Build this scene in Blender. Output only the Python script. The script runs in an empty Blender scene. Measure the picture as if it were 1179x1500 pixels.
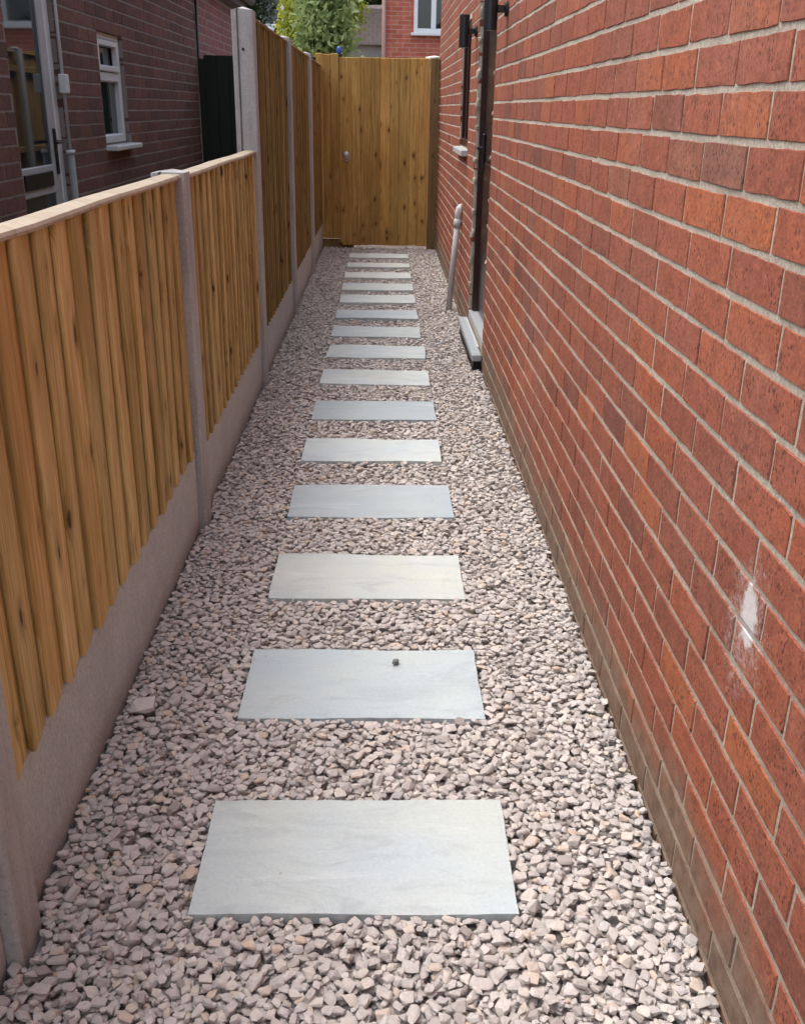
import bpy, bmesh, math, random
import numpy as np
from mathutils import Vector, Matrix

random.seed(7)
rng = np.random.default_rng(7)
rad = math.radians
scene = bpy.context.scene
COL = scene.collection

# ------------------------------------------------------------------ camera
CAM_H = 1.35
cam_data = bpy.data.cameras.new('camera')
cam = bpy.data.objects.new('camera', cam_data)
COL.objects.link(cam)
cam_data.sensor_fit = 'VERTICAL'
cam_data.sensor_height = 24.0
FOCAL = 1430.0 / 1500.0            # focal length in image heights
cam_data.lens = 24.0 * FOCAL
cam_data.clip_start = 0.05
cam_data.clip_end = 2000
# small yaw to the right, 22.5 degrees down, about one degree of roll
AX = (0.99970, -0.01826, 0.01543)   # camera right, in world axes
AY = (0.00717, -0.38189, -0.92418)  # camera down
AZ = (0.02277, 0.92403, -0.38165)   # camera forward
fz = Vector(AZ).normalized()
fx = (Vector(AX) - fz * Vector(AX).dot(fz)).normalized()
fy = fz.cross(fx).normalized()
if fy.z > 0:
    fy = -fy
cam.matrix_world = Matrix(((fx.x, -fy.x, -fz.x, 0), (fx.y, -fy.y, -fz.y, 0), (fx.z, -fy.z, -fz.z, CAM_H), (0, 0, 0, 1)))
scene.camera = cam

def in_view(p):
    d = Vector(p) - Vector((0, 0, CAM_H))
    z = d.dot(fz)
    if z < 0.1:
        return None
    u, v = FOCAL * d.dot(fx) / z, FOCAL * d.dot(fy) / z
    return u, v, z

# ------------------------------------------------------------------ light
TO_SUN = Vector((-0.45, 0.15, 1.0)).normalized()
sun_data = bpy.data.lights.new('sun', 'SUN')
sun_data.energy = 0.5
sun_data.angle = rad(50)
sun_data.color = (1.0, 0.97, 0.92)
sun = bpy.data.objects.new('sun', sun_data)
COL.objects.link(sun)
sun.rotation_euler = TO_SUN.to_track_quat('Z', 'Y').to_euler()
world = bpy.data.worlds.new('World')
scene.world = world
world.use_nodes = True
wn = world.node_tree
wn.nodes.clear()
sky = wn.nodes.new('ShaderNodeTexSky')
sky.sky_type = 'NISHITA'
sky.sun_disc = False
sky.sun_elevation = math.asin(TO_SUN.z)
sky.sun_rotation = math.atan2(TO_SUN.x, TO_SUN.y)
sky.air_density = 1.0
sky.dust_density = 3.0
hs = wn.nodes.new('ShaderNodeHueSaturation')
hs.inputs['Saturation'].default_value = 0.55
bg = wn.nodes.new('ShaderNodeBackground')
bg.inputs['Strength'].default_value = 0.15
wo = wn.nodes.new('ShaderNodeOutputWorld')
wn.links.new(sky.outputs[0], hs.inputs['Color'])
wn.links.new(hs.outputs[0], bg.inputs['Color'])
wn.links.new(bg.outputs[0], wo.inputs[0])
scene.view_settings.view_transform = 'Standard'
scene.view_settings.look = 'None'
scene.view_settings.gamma = 1.0
scene.view_settings.use_curve_mapping = False
scene.view_settings.exposure = 1.52
scene.cycles.max_bounces = 6
scene.cycles.diffuse_bounces = 3

# ------------------------------------------------------------------ materials
class Mat:
    def __init__(s, name, rough=0.8, spec=0.3):
        s.m = bpy.data.materials.new(name)
        s.m.use_nodes = True
        s.t = s.m.node_tree
        s.b = s.t.nodes['Principled BSDF']
        s.b.inputs['Roughness'].default_value = rough
        s.b.inputs['Specular IOR Level'].default_value = spec
    def put(s, sock, v):
        if isinstance(v, bpy.types.NodeSocket):
            s.t.links.new(v, sock)
        else:
            if sock.type == 'RGBA' and isinstance(v, (tuple, list)) and len(v) == 3:
                v = (*v, 1)
            sock.default_value = v
    def n(s, kind, props=None, **ins):
        nd = s.t.nodes.new(kind)
        for k, v in (props or {}).items():
            setattr(nd, k, v)
        for k, v in ins.items():
            k = k.replace('_', ' ')
            s.put(nd.inputs[k] if k in nd.inputs else nd.inputs[int(k[1:])], v)
        return nd
    def math(s, op, a, b=0.0, clamp=False):
        nd = s.t.nodes.new('ShaderNodeMath')
        nd.operation = op
        nd.use_clamp = clamp
        s.put(nd.inputs[0], a); s.put(nd.inputs[1], b)
        return nd.outputs[0]
    def mix(s, fac, a, b, mode='MIX'):
        nd = s.t.nodes.new('ShaderNodeMix')
        nd.data_type = 'RGBA'
        nd.blend_type = mode
        s.put(nd.inputs[0], fac); s.put(nd.inputs[6], a); s.put(nd.inputs[7], b)
        return nd.outputs[2]
    def ramp(s, fac, stops, interp='LINEAR'):
        nd = s.t.nodes.new('ShaderNodeValToRGB')
        cr = nd.color_ramp
        cr.interpolation = interp
        while len(cr.elements) < len(stops):
            cr.elements.new(0.5)
        for e, (p, c) in zip(cr.elements, stops):
            e.position = p
            e.color = (*c, 1) if isinstance(c, tuple) else (c, c, c, 1)
        s.put(nd.inputs[0], fac)
        return nd.outputs[0]
    def noise(s, vec, scale, detail=4, rough=0.55, dist=0.0):
        nd = s.n('ShaderNodeTexNoise', None, Vector=vec, Scale=scale, Detail=detail, Roughness=rough, Distortion=dist)
        return nd.outputs[0]
    def mapping(s, vec, scale=(1, 1, 1), loc=(0, 0, 0), rot=(0, 0, 0)):
        return s.n('ShaderNodeMapping', None, Vector=vec, Scale=scale, Location=loc, Rotation=rot).outputs[0]
    def pos(s):
        return s.t.nodes.new('ShaderNodeNewGeometry').outputs['Position']
    def obj(s):
        return s.t.nodes.new('ShaderNodeTexCoord').outputs['Object']
    def rnd(s):
        # one random number for each piece: the object's own, plus the stored one where many pieces share a mesh
        a = s.n('ShaderNodeAttribute', {'attribute_name': 'rnd'}).outputs['Fac']
        o = s.t.nodes.new('ShaderNodeObjectInfo').outputs['Random']
        return s.math('FRACT', s.math('ADD', a, o))
    def bump(s, h, strength=0.4, dist=0.01, normal=None):
        nd = s.n('ShaderNodeBump', None, Height=h, Strength=strength, Distance=dist)
        if normal is not None:
            s.put(nd.inputs['Normal'], normal)
        s.t.links.new(nd.outputs[0], s.b.inputs['Normal'])
        return nd.outputs[0]
    def base(s, c):
        s.put(s.b.inputs['Base Color'], c)
        return s

def brick_material(name, stops, haze, stains):
    m = Mat(name, 0.85, 0.25)
    P = m.pos()
    r = m.rnd()
    c = m.ramp(r, stops)
    big = m.noise(P, 3.2, 3)
    c = m.mix(m.ramp(big, [(0.38, 0.0), (0.72, 0.55)]), c, haze)
    mid = m.noise(P, 38, 5, 0.65)
    c = m.mix(m.ramp(mid, [(0.3, 0.55), (0.55, 0.0)]), c, tuple(x * 0.55 for x in stops[1][1]))
    c = m.mix(m.ramp(mid, [(0.58, 0.0), (0.78, 0.32)]), c, tuple(min(1, x * 1.45 + 0.03) for x in stops[-2][1]))
    # drag marks and pits left by the cutting wire
    vor = m.n('ShaderNodeTexVoronoi', {'feature': 'F1'}, Vector=m.mapping(P, (1, 1, 0.62)), Scale=140, Randomness=1.0)
    pit = m.math('LESS_THAN', vor.outputs['Distance'], 0.32)
    keep = m.ramp(m.noise(P, 21, 2), [(0.43, 0.0), (0.58, 1.0)])
    pit = m.math('MULTIPLY', pit, keep)
    c = m.mix(m.math('MULTIPLY', pit, 0.75), c, (0.05, 0.018, 0.015))
    grit = m.noise(P, 150, 6, 0.8)
    c = m.mix(m.ramp(grit, [(0.36, 0.6), (0.5, 0.0)]), c, tuple(x * 0.45 for x in stops[1][1]))
    c = m.mix(m.ramp(grit, [(0.54, 0.0), (0.68, 0.35)]), c, tuple(min(1, x * 1.5 + .03) for x in stops[-2][1]))
    fine = m.noise(P, 420, 3, 0.7)
    sp = m.math('GREATER_THAN', m.noise(P, 260, 2), 0.70)
    c = m.mix(m.math('MULTIPLY', sp, 0.35), c, (0.6, 0.42, 0.34))
    if stains:
        c = stain_nodes(m, c, P)
    m.base(c)
    h = m.math('SUBTRACT', m.math('ADD', m.math('MULTIPLY', fine, 0.25), m.math('MULTIPLY', mid, 0.55)), m.math('MULTIPLY', pit, 0.7))
    m.bump(h, 0.55, 0.004)
    return m.m

def stain_nodes(m, c, P, mortar=False):
    """white efflorescence, cement smears and the splashed foot of the wall"""
    z = m.n('ShaderNodeSeparateXYZ', None, Vector=P).outputs['Z']
    wob = m.noise(m.mapping(P, (1, 1.1, 1.6)), 3.4, 7, 0.68)
    hz = m.math('ADD', z, m.math('MULTIPLY', m.math('SUBTRACT', wob, 0.5), 0.42))
    foot = m.ramp(hz, [(0.09, 1.0), (0.22, 0.0)])
    dirt = m.mix(m.ramp(m.noise(P, 26, 6, 0.7), [(0.3, 0.0), (0.7, 1.0)]), (0.105, 0.075, 0.05), (0.26, 0.21, 0.155))
    c = m.mix(m.math('MULTIPLY', foot, 0.28 if mortar else 0.78), c, dirt)
    # one crusty white splash on the near bricks, with a little powder round it
    powder = m.noise(P, 130, 6, 0.8)
    shape = m.math('SUBTRACT', m.noise(P, 34, 5, 0.75), 0.5)
    for (y, zz, r, amt, tall) in ((1.313, 0.640, 0.028, 1.0, 1.7), (1.32, 0.615, 0.068, 0.55, 1.5), (3.6, 0.55, 0.30, 0.14, 1.0)):
        v = m.n('ShaderNodeVectorMath', {'operation': 'SUBTRACT'}, i0=P, i1=(0.565, y, zz)).outputs[0]
        v = m.mapping(v, (1, 1, 1 / tall))
        d = m.n('ShaderNodeVectorMath', {'operation': 'LENGTH'}, i0=v).outputs['Value']
        d = m.math('ADD', d, m.math('MULTIPLY', shape, r * 2.2))
        k = m.ramp(m.math('DIVIDE', d, r * 1.25), [(0.70, 1.0), (1.0, 0.0)])
        if amt == 1.0:
            k = m.math('MULTIPLY', k, m.ramp(powder, [(0.30, 0.55), (0.48, 1.0)]))
        if amt < 1:
            k = m.math('MULTIPLY', k, m.ramp(powder, [(0.46, 0.0), (0.66, 1.0)]))
        c = m.mix(m.math('MULTIPLY', k, amt), c, (0.60, 0.565, 0.545))
    return c

RED = brick_material('red_brick', [(0.0, (0.17, 0.062, 0.043)), (0.10, (0.245, 0.080, 0.050)), (0.32, (0.300, 0.088, 0.050)), (0.70, (0.338, 0.096, 0.050)), (0.90, (0.370, 0.105, 0.048)), (0.98, (0.41, 0.126, 0.050)), (1.0, (0.22, 0.10, 0.070))], (0.31, 0.125, 0.088), True)
PURPLE = brick_material('purple_brick', [(0.0, (0.10, 0.058, 0.050)), (0.3, (0.132, 0.068, 0.057)), (0.6, (0.158, 0.075, 0.060)), (0.85, (0.185, 0.083, 0.064)), (1.0, (0.21, 0.10, 0.072))], (0.17, 0.09, 0.078), False)
PINK = brick_material('pink_brick', [(0.0, (0.16, 0.085, 0.08)), (0.3, (0.22, 0.095, 0.088)), (0.6, (0.27, 0.105, 0.095)), (0.85, (0.30, 0.115, 0.10)), (1.0, (0.22, 0.12, 0.10))], (0.24, 0.13, 0.12), False)

def mortar_material(name, a, b, stains=False):
    m = Mat(name, 0.95, 0.15)
    P = m.pos()
    c = m.mix(m.ramp(m.noise(P, 120, 7, 0.85), [(0.38, 0.0), (0.60, 1.0)]), a, b)
    c = m.mix(m.ramp(m.noise(P, 6, 3), [(0.45, 0.0), (0.75, 0.4)]), c, tuple(x * 0.6 for x in a))
    if stains:
        c = stain_nodes(m, c, P, True)
    m.base(c)
    m.bump(m.noise(P, 150, 6, 0.85), 1.0, 0.008)
    return m.m
MORTAR = mortar_material('pale_mortar', (0.45, 0.38, 0.285), (0.80, 0.71, 0.585), True)
MORTAR_GREY = mortar_material('grey_mortar', (0.24, 0.20, 0.185), (0.37, 0.315, 0.295))

def wood_material(name, dark, mid, light, knots=1.0, green=0.0, weather=0.0):
    m = Mat(name, 0.75, 0.22)
    O = m.obj()
    oi = m.t.nodes.new('ShaderNodeObjectInfo')
    off = m.n('ShaderNodeVectorMath', {'operation': 'SCALE'}, i0=(3.1, 7.7, 5.3), Scale=m.math('MULTIPLY', oi.outputs['Random'], 9.0)).outputs[0]
    V = m.n('ShaderNodeVectorMath', {'operation': 'ADD'}, i0=O, i1=off).outputs[0]
    sx_ = m.n('ShaderNodeSeparateXYZ', None, Vector=V)
    across = m.math('ADD', sx_.outputs['X'], sx_.outputs['Y'])
    # knots lie in the plane of the board; the grain bends round them
    kv = m.n('ShaderNodeCombineXYZ', None, X=m.math('MULTIPLY', across, 9.0), Y=m.math('MULTIPLY', sx_.outputs['Z'], 4.2)).outputs[0]
    vor = m.n('ShaderNodeTexVoronoi', {'feature': 'F1', 'voronoi_dimensions': '2D'}, Vector=kv, Scale=1.0, Randomness=1.0)
    big = m.n('ShaderNodeSeparateColor', None, Color=vor.outputs['Color']).outputs[0]
    kd = m.math('ADD', m.math('ADD', vor.outputs['Distance'], m.math('MULTIPLY', m.noise(V, 40, 3), 0.09)), m.math('MULTIPLY', big, 0.16))
    near = m.ramp(kd, [(0.07, 1.0), (0.36, 0.0)], 'EASE')
    bent = m.math('ADD', across, m.math('MULTIPLY', near, 0.022))
    G = m.n('ShaderNodeCombineXYZ', None, X=bent, Y=m.math('MULTIPLY', sx_.outputs['Z'], 0.030), Z=m.math('MULTIPLY', oi.outputs['Random'], 7.0)).outputs[0]
    g1 = m.noise(G, 46, 4, 0.62, 0.5)
    g2 = m.noise(G, 210, 3, 0.6, 0.2)
    blot = m.noise(m.mapping(V, (5, 5, 1.6)), 1.0, 4, 0.6)
    c = m.ramp(g1, [(0.30, dark), (0.44, mid), (0.58, light), (0.68, mid)])
    c = m.mix(m.ramp(g2, [(0.34, 0.55), (0.52, 0.0)]), c, tuple(x * 0.62 for x in dark))
    c = m.mix(m.ramp(blot, [(0.34, 0.6), (0.55, 0.0)]), c, dark)
    tint = m.ramp(oi.outputs['Random'], [(0.0, (0.78, 0.74, 0.70)), (0.3, (1.0, 0.97, 0.92)), (0.55, (0.90, 0.93, 0.92)), (0.8, (1.15, 1.13, 1.12)), (1.0, (1.08, 0.95, 0.86))])
    c = m.mix(1.0, c, tint, 'MULTIPLY')
    if green:
        gm = m.ramp(m.noise(m.mapping(V, (4, 4, 0.9), (3, 1, 2)), 1.0, 3), [(0.52, 0.0), (0.68, green)])
        c = m.mix(gm, c, (0.13, 0.125, 0.045))
    if weather:
        c = m.mix(m.math('MULTIPLY', m.ramp(m.noise(V, 14, 4), [(0.3, 0.4), (0.7, 1.0)]), weather), c, (0.52, 0.45, 0.35))
    if knots:
        c = m.mix(m.math('MULTIPLY', near, 0.62 * knots), c, tuple(x * 0.42 for x in dark))
        c = m.mix(m.math('MULTIPLY', m.ramp(kd, [(0.115, 1.0), (0.155, 0.0)]), 0.85 * knots), c, (0.050, 0.020, 0.008))
    m.base(c)
    m.bump(m.math('ADD', m.math('MULTIPLY', g1, 0.5), m.math('MULTIPLY', g2, 0.5)), 0.45, 0.003)
    return m.m
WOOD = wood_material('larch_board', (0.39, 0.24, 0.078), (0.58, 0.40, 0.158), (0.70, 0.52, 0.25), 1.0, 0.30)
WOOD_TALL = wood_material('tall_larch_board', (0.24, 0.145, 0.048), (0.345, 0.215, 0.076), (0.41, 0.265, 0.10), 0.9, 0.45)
WOOD_GATE = wood_material('gate_board', (0.36, 0.195, 0.050), (0.53, 0.315, 0.092), (0.64, 0.41, 0.14), 0.9, 0.06)
WOOD_POST = wood_material('gate_post_timber', (0.15, 0.09, 0.035), (0.22, 0.14, 0.055), (0.27, 0.18, 0.08), 0.5, 0.55)
WOOD_CAP = wood_material('bleached_capping', (0.30, 0.225, 0.15), (0.43, 0.345, 0.25), (0.52, 0.44, 0.34), 0.5, 0.0, 0.6)

def concrete_material(name, a, b, scale=9.0, rough=0.9):
    m = Mat(name, rough, 0.2)
    P = m.pos()
    c = m.mix(m.noise(P, scale, 5, 0.6), a, b)
    st = m.noise(m.mapping(P, (9, 9, 1.2)), 2.2, 4)
    c = m.mix(m.ramp(st, [(0.48, 0.0), (0.70, 0.55)]), c, tuple(x * 0.60 for x in a))
    c = m.mix(m.ramp(m.noise(P, 85, 3, 0.7), [(0.55, 0.0), (0.72, 0.35)]), c, tuple(min(1, x * 1.35) for x in b))
    pit = m.math('LESS_THAN', m.n('ShaderNodeTexVoronoi', None, Vector=P, Scale=60).outputs['Distance'], 0.13)
    pit = m.math('MULTIPLY', pit, m.math('GREATER_THAN', m.noise(P, 13, 2), 0.56))
    c = m.mix(m.math('MULTIPLY', pit, 0.6), c, tuple(x * 0.4 for x in a))
    gr = m.noise(P, 130, 6, 0.8)
    c = m.mix(m.ramp(gr, [(0.36, 0.45), (0.5, 0.0)]), c, tuple(x * 0.5 for x in a))
    m.base(c)
    m.bump(m.math('SUBTRACT', gr, pit), 0.6, 0.004)
    return m.m
CONCRETE = concrete_material('cast_concrete', (0.40, 0.385, 0.375), (0.55, 0.53, 0.515))
def gravel_board_material():
    m = Mat('ribbed_concrete', 0.92, 0.2)
    P = m.pos()
    c = m.mix(m.noise(P, 7, 5, 0.6), (0.45, 0.46, 0.455), (0.655, 0.665, 0.655))
    # streaky cast face: short slanting scores
    s = m.noise(m.mapping(P, (30, 95, 22), (0, 0, 0), (rad(28), 0, 0)), 1.0, 5, 0.7)
    c = m.mix(m.ramp(s, [(0.56, 0.0), (0.72, 0.55)]), c, (0.80, 0.78, 0.77))
    c = m.mix(m.ramp(s, [(0.25, 0.45), (0.42, 0.0)]), c, (0.26, 0.25, 0.245))
    z = m.n('ShaderNodeSeparateXYZ', None, Vector=P).outputs['Z']
    w = m.math('ADD', z, m.math('MULTIPLY', m.noise(P, 5, 3), 0.10))
    c = m.mix(m.ramp(w, [(0.045, 0.55), (0.11, 0.0)]), c, (0.27, 0.235, 0.205))
    m.base(c)
    gr = m.noise(P, 130, 6, 0.8)
    m.base(m.mix(m.ramp(gr, [(0.36, 0.5), (0.5, 0.0)]), m.mix(m.ramp(gr, [(0.54, 0.0), (0.68, 0.4)]), c, (0.80, 0.78, 0.75)), (0.25, 0.235, 0.22)))
    m.bump(m.math('ADD', s, m.math('MULTIPLY', gr, 0.8)), 0.7, 0.005)
    return m.m
GRAVEL_BOARD = gravel_board_material()

def slab_material():
    m = Mat('grey_sandstone', 0.95, 0.1)
    O = m.obj()
    oi = m.t.nodes.new('ShaderNodeObjectInfo')
    V = m.n('ShaderNodeVectorMath', {'operation': 'ADD'}, i0=O, i1=m.n('ShaderNodeVectorMath', {'operation': 'SCALE'}, i0=(3, 5, 7), Scale=oi.outputs['Random']).outputs[0]).outputs[0]
    band = m.noise(m.mapping(V, (1.6, 9.0, 3), (0, 0, 0), (0, 0, rad(6))), 1.6, 6, 0.62, 0.8)
    clo = m.noise(V, 4.5, 4)
    c = m.mix(m.ramp(clo, [(0.3, 0.0), (0.7, 1.0)]), (0.92, 0.97, 1.02), (1.03, 1.04, 0.99))
    c = m.mix(1.0, oi.outputs['Color'], c, 'MULTIPLY')
    c = m.mix(m.ramp(band, [(0.30, 0.32), (0.47, 0.0)]), c, (0.36, 0.40, 0.41))
    c = m.mix(m.ramp(band, [(0.60, 0.0), (0.70, 0.45)]), c, (0.72, 0.75, 0.75))
    c = m.mix(m.ramp(m.noise(V, 2.4, 2), [(0.55, 0.0), (0.75, 0.30)]), c, (0.50, 0.52, 0.43))
    gr = m.noise(V, 160, 6, 0.8)
    c = m.mix(m.ramp(gr, [(0.36, 0.22), (0.5, 0.0)]), c, (0.34, 0.37, 0.38))
    c = m.mix(m.ramp(gr, [(0.54, 0.0), (0.68, 0.35)]), c, (0.74, 0.76, 0.76))
    sm = m.noise(m.mapping(V, (2.2, 5, 3)), 2.0, 7, 0.7, 1.2)
    c = m.mix(m.ramp(sm, [(0.36, 0.45), (0.46, 0.0)]), c, (0.40, 0.43, 0.44))
    sp = m.math('LESS_THAN', m.n('ShaderNodeTexVoronoi', None, Vector=V, Scale=15).outputs['Distance'], 0.045)
    c = m.mix(m.math('MULTIPLY', sp, 0.5), c, (0.26, 0.25, 0.22))
    m.base(c)
    m.bump(m.math('ADD', m.math('MULTIPLY', band, 1.0), m.math('MULTIPLY', gr, 0.35)), 0.55, 0.006)
    return m.m
SLAB = slab_material()

def stone_material(name='pink_limestone_chippings'):
    m = Mat(name, 0.9, 0.2)
    P = m.pos()
    r = m.rnd()
    c = m.ramp(r, [(0.0, (0.33, 0.285, 0.26)), (0.07, (0.47, 0.425, 0.395)), (0.30, (0.585, 0.535, 0.495)), (0.50, (0.535, 0.495, 0.47)), (0.70, (0.655, 0.60, 0.56)), (0.90, (0.625, 0.56, 0.49)), (0.96, (0.62, 0.48, 0.37)), (0.98, (0.72, 0.67, 0.63)), (1.0, (0.40, 0.375, 0.355))])
    k = m.noise(P, 140, 6, 0.78)
    c = m.mix(m.ramp(k, [(0.3, 0.35), (0.55, 0.0)]), c, (0.30, 0.235, 0.215))
    c = m.mix(m.ramp(k, [(0.56, 0.0), (0.75, 0.35)]), c, (0.68, 0.61, 0.575))
    m.base(c)
    m.bump(m.noise(P, 330, 4, 0.7), 0.4, 0.003)
    return m.m
STONE = stone_material()

def plain(name, c, rough=0.5, spec=0.4, noise=0.12, metal=0.0, scale=30):
    m = Mat(name, rough, spec)
    P = m.pos()
    m.base(m.mix(m.noise(P, scale, 4), tuple(x * (1 - noise) for x in c), tuple(min(1, x * (1 + noise)) for x in c)))
    m.b.inputs['Metallic'].default_value = metal
    m.bump(m.noise(P, scale * 5, 3), 0.08, 0.002)
    return m.m
UPVC = plain('white_plastic', (0.62, 0.63, 0.64), 0.35, 0.5, 0.05)
UPVC_GREY = plain('grey_plastic_frame', (0.42, 0.43, 0.44), 0.4, 0.5, 0.06)
BROWN = plain('dark_brown_door', (0.030, 0.010, 0.009), 0.28, 0.5, 0.2)
BLACK = plain('black_metal', (0.012, 0.014, 0.018), 0.38, 0.5, 0.1)
BLACK_PL = plain('black_plastic', (0.012, 0.012, 0.013), 0.45, 0.4, 0.1)
STEEL = plain('brushed_steel', (0.55, 0.53, 0.50), 0.35, 0.5, 0.1, 0.9)
PIPE = plain('grey_waste_pipe', (0.46, 0.45, 0.44), 0.5, 0.4, 0.12)
PIPE_DULL = plain('dull_grey_pipe', (0.27, 0.265, 0.26), 0.6, 0.3, 0.12)
PIPE_CAP = plain('pale_pipe_cap', (0.66, 0.65, 0.63), 0.5, 0.4, 0.06)
STEP = plain('grey_step_stone', (0.36, 0.39, 0.40), 0.6, 0.35, 0.15, 0, 12)
GREEN_BOARD = plain('dark_green_paint', (0.010, 0.016, 0.010), 0.6, 0.3, 0.25, 0, 6)
BLUE = plain('blue_plastic', (0.03, 0.09, 0.42), 0.4, 0.5, 0.1)
FASCIA = plain('grey_brown_fascia', (0.10, 0.08, 0.085), 0.6, 0.3, 0.12)
COPING = plain('pale_coping', (0.62, 0.60, 0.56), 0.8, 0.2, 0.1)
RENDER_W = plain('pale_render', (0.52, 0.55, 0.52), 0.9, 0.2, 0.12, 0, 8)
def glass_material():
    m = Mat('dark_window_glass', 0.03, 0.5)
    m.base((0.014, 0.022, 0.024))
    m.b.inputs['IOR'].default_value = 1.6
    P = m.pos()
    m.bump(m.noise(P, 2.5, 2), 0.03, 0.01)
    return m.m
GLASS = glass_material()
def frosted():
    m = Mat('obscured_glass', 0.12, 0.5)
    P = m.pos()
    m.base(m.mix(m.noise(P, 60, 4, 0.7), (0.006, 0.013, 0.014), (0.03, 0.045, 0.048)))
    m.bump(m.n('ShaderNodeTexVoronoi', None, Vector=P, Scale=70).outputs['Distance'], 0.12, 0.002)
    return m.m
FROST = frosted()
def ground_material():
    m = Mat('dusty_concrete_ground', 0.95, 0.15)
    P = m.pos()
    c = m.mix(m.noise(P, 1.2, 5), (0.17, 0.145, 0.125), (0.27, 0.235, 0.21))
    c = m.mix(m.ramp(m.noise(P, 40, 4, 0.7), [(0.4, 0.4), (0.6, 0.0)]), c, (0.10, 0.085, 0.075))
    m.base(c)
    m.bump(m.noise(P, 60, 5, 0.7), 0.6, 0.01)
    return m.m
GROUND = ground_material()
BED = plain('stone_dust', (0.36, 0.315, 0.29), 0.95, 0.1, 0.35, 0, 120)
def leaf_material(name, a, b, trans=0.35):
    m = Mat(name, 0.55, 0.3)
    r = m.rnd()
    c = m.ramp(r, [(0.0, a), (0.6, tuple((x + y) / 2 for x, y in zip(a, b))), (1.0, b)])
    m.base(c)
    tr = m.n('ShaderNodeBsdfTranslucent', None, Color=c)
    mx = m.n('ShaderNodeMixShader', None, Fac=trans)
    out = m.t.nodes['Material Output']
    m.t.links.new(m.b.outputs[0], mx.inputs[1])
    m.t.links.new(tr.outputs[0], mx.inputs[2])
    m.t.links.new(mx.outputs[0], out.inputs[0])
    return m.m
LEAF_BUSH = leaf_material('sage_green_leaf', (0.21, 0.29, 0.09), (0.50, 0.58, 0.27))
LEAF_YEL = leaf_material('yellow_green_leaf', (0.27, 0.32, 0.045), (0.52, 0.53, 0.08))
LEAF_DARK = leaf_material('dark_conifer_leaf', (0.018, 0.04, 0.018), (0.05, 0.09, 0.03), 0.15)
BARK = plain('brown_bark', (0.10, 0.07, 0.05), 0.9, 0.2, 0.3)
def far_brick(name, c1, c2, mort, w=0.225, h=0.075):
    m = Mat(name, 0.9, 0.2)
    P = m.pos()
    s = m.n('ShaderNodeSeparateXYZ', None, Vector=P)
    uv = m.n('ShaderNodeCombineXYZ', None, X=m.math('ADD', s.outputs['X'], s.outputs['Y']), Y=s.outputs['Z']).outputs[0]
    b = m.n('ShaderNodeTexBrick', None, Vector=uv, Color1=c1, Color2=c2, Mortar=mort, Scale=1.0)
    b.inputs['Brick Width'].default_value = w
    b.inputs['Row Height'].default_value = h
    b.inputs['Mortar Size'].default_value = 0.006
    b.inputs['Bias'].default_value = 0.1
    c = m.mix(m.ramp(m.noise(P, 9, 3), [(0.3, 0.35), (0.6, 0.0)]), b.outputs[0], tuple(x * 0.6 for x in c1))
    m.base(c)
    m.bump(b.outputs['Fac'], -0.4, 0.006)
    return m.m
FAR_RED = far_brick('far_red_brick', (0.36, 0.09, 0.06), (0.46, 0.14, 0.09), (0.42, 0.27, 0.22))
FAR_TAN = far_brick('far_tan_brick', (0.36, 0.19, 0.07), (0.50, 0.30, 0.12), (0.48, 0.36, 0.20))
UPPER_RED = far_brick('upper_red_brick', (0.30, 0.08, 0.05), (0.40, 0.11, 0.06), (0.5, 0.42, 0.34), 0.225, 0.0771)
TILE_PALE = plain('sunlit_pale_tile', (0.52, 0.47, 0.43), 0.85, 0.2, 0.25, 0, 14)  # lighter roof tile, sunlight on the garage roof put into its colour
TILE_GREY = plain('grey_roof_tile', (0.20, 0.18, 0.17), 0.85, 0.2, 0.25, 0, 14)

# ------------------------------------------------------------------ mesh helpers
def link(o, parent=None):
    COL.objects.link(o)
    if parent is not None:
        o.parent = parent
    return o

def tag(o, label=None, cat=None, group=None, kind=None):
    for k, v in (('kind', kind or 'thing' if cat and kind is None else kind), ('label', label), ('category', cat), ('group', group)):
        if v:
            o[k] = v
    return o

def thing(name, label, cat, loc=(0, 0, 0), group=None):
    o = bpy.data.objects.new(name, None)
    o.location = loc
    o.empty_display_size = 0.1
    COL.objects.link(o)
    return tag(o, label, cat, group)

def obj(name, bm, mat, parent=None, loc=(0, 0, 0), smooth=False):
    me = bpy.data.meshes.new(name)
    bmesh.ops.recalc_face_normals(bm, faces=bm.faces)
    bm.to_mesh(me)
    bm.free()
    me.materials.append(mat)
    if smooth:
        for p in me.polygons:
            p.use_smooth = True
    o = bpy.data.objects.new(name, me)
    o.location = loc
    return link(o, parent)

def box(x0, x1, y0, y1, z0, z1, bev=0.0, bm=None, seg=1):
    b = bmesh.new()
    vs = [b.verts.new((x, y, z)) for x in (x0, x1) for y in (y0, y1) for z in (z0, z1)]
    for f in ((0, 1, 3, 2), (4, 6, 7, 5), (0, 4, 5, 1), (2, 3, 7, 6), (0, 2, 6, 4), (1, 5, 7, 3)):
        b.faces.new([vs[i] for i in f])
    bmesh.ops.recalc_face_normals(b, faces=b.faces)
    if bev:
        bmesh.ops.bevel(b, geom=list(b.edges), offset=bev, segments=seg, affect='EDGES', profile=0.5)
    if bm is None:
        return b
    me = bpy.data.meshes.new('tmp')
    b.to_mesh(me); b.free()
    bm.from_mesh(me)
    bpy.data.meshes.remove(me)
    return bm

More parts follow.
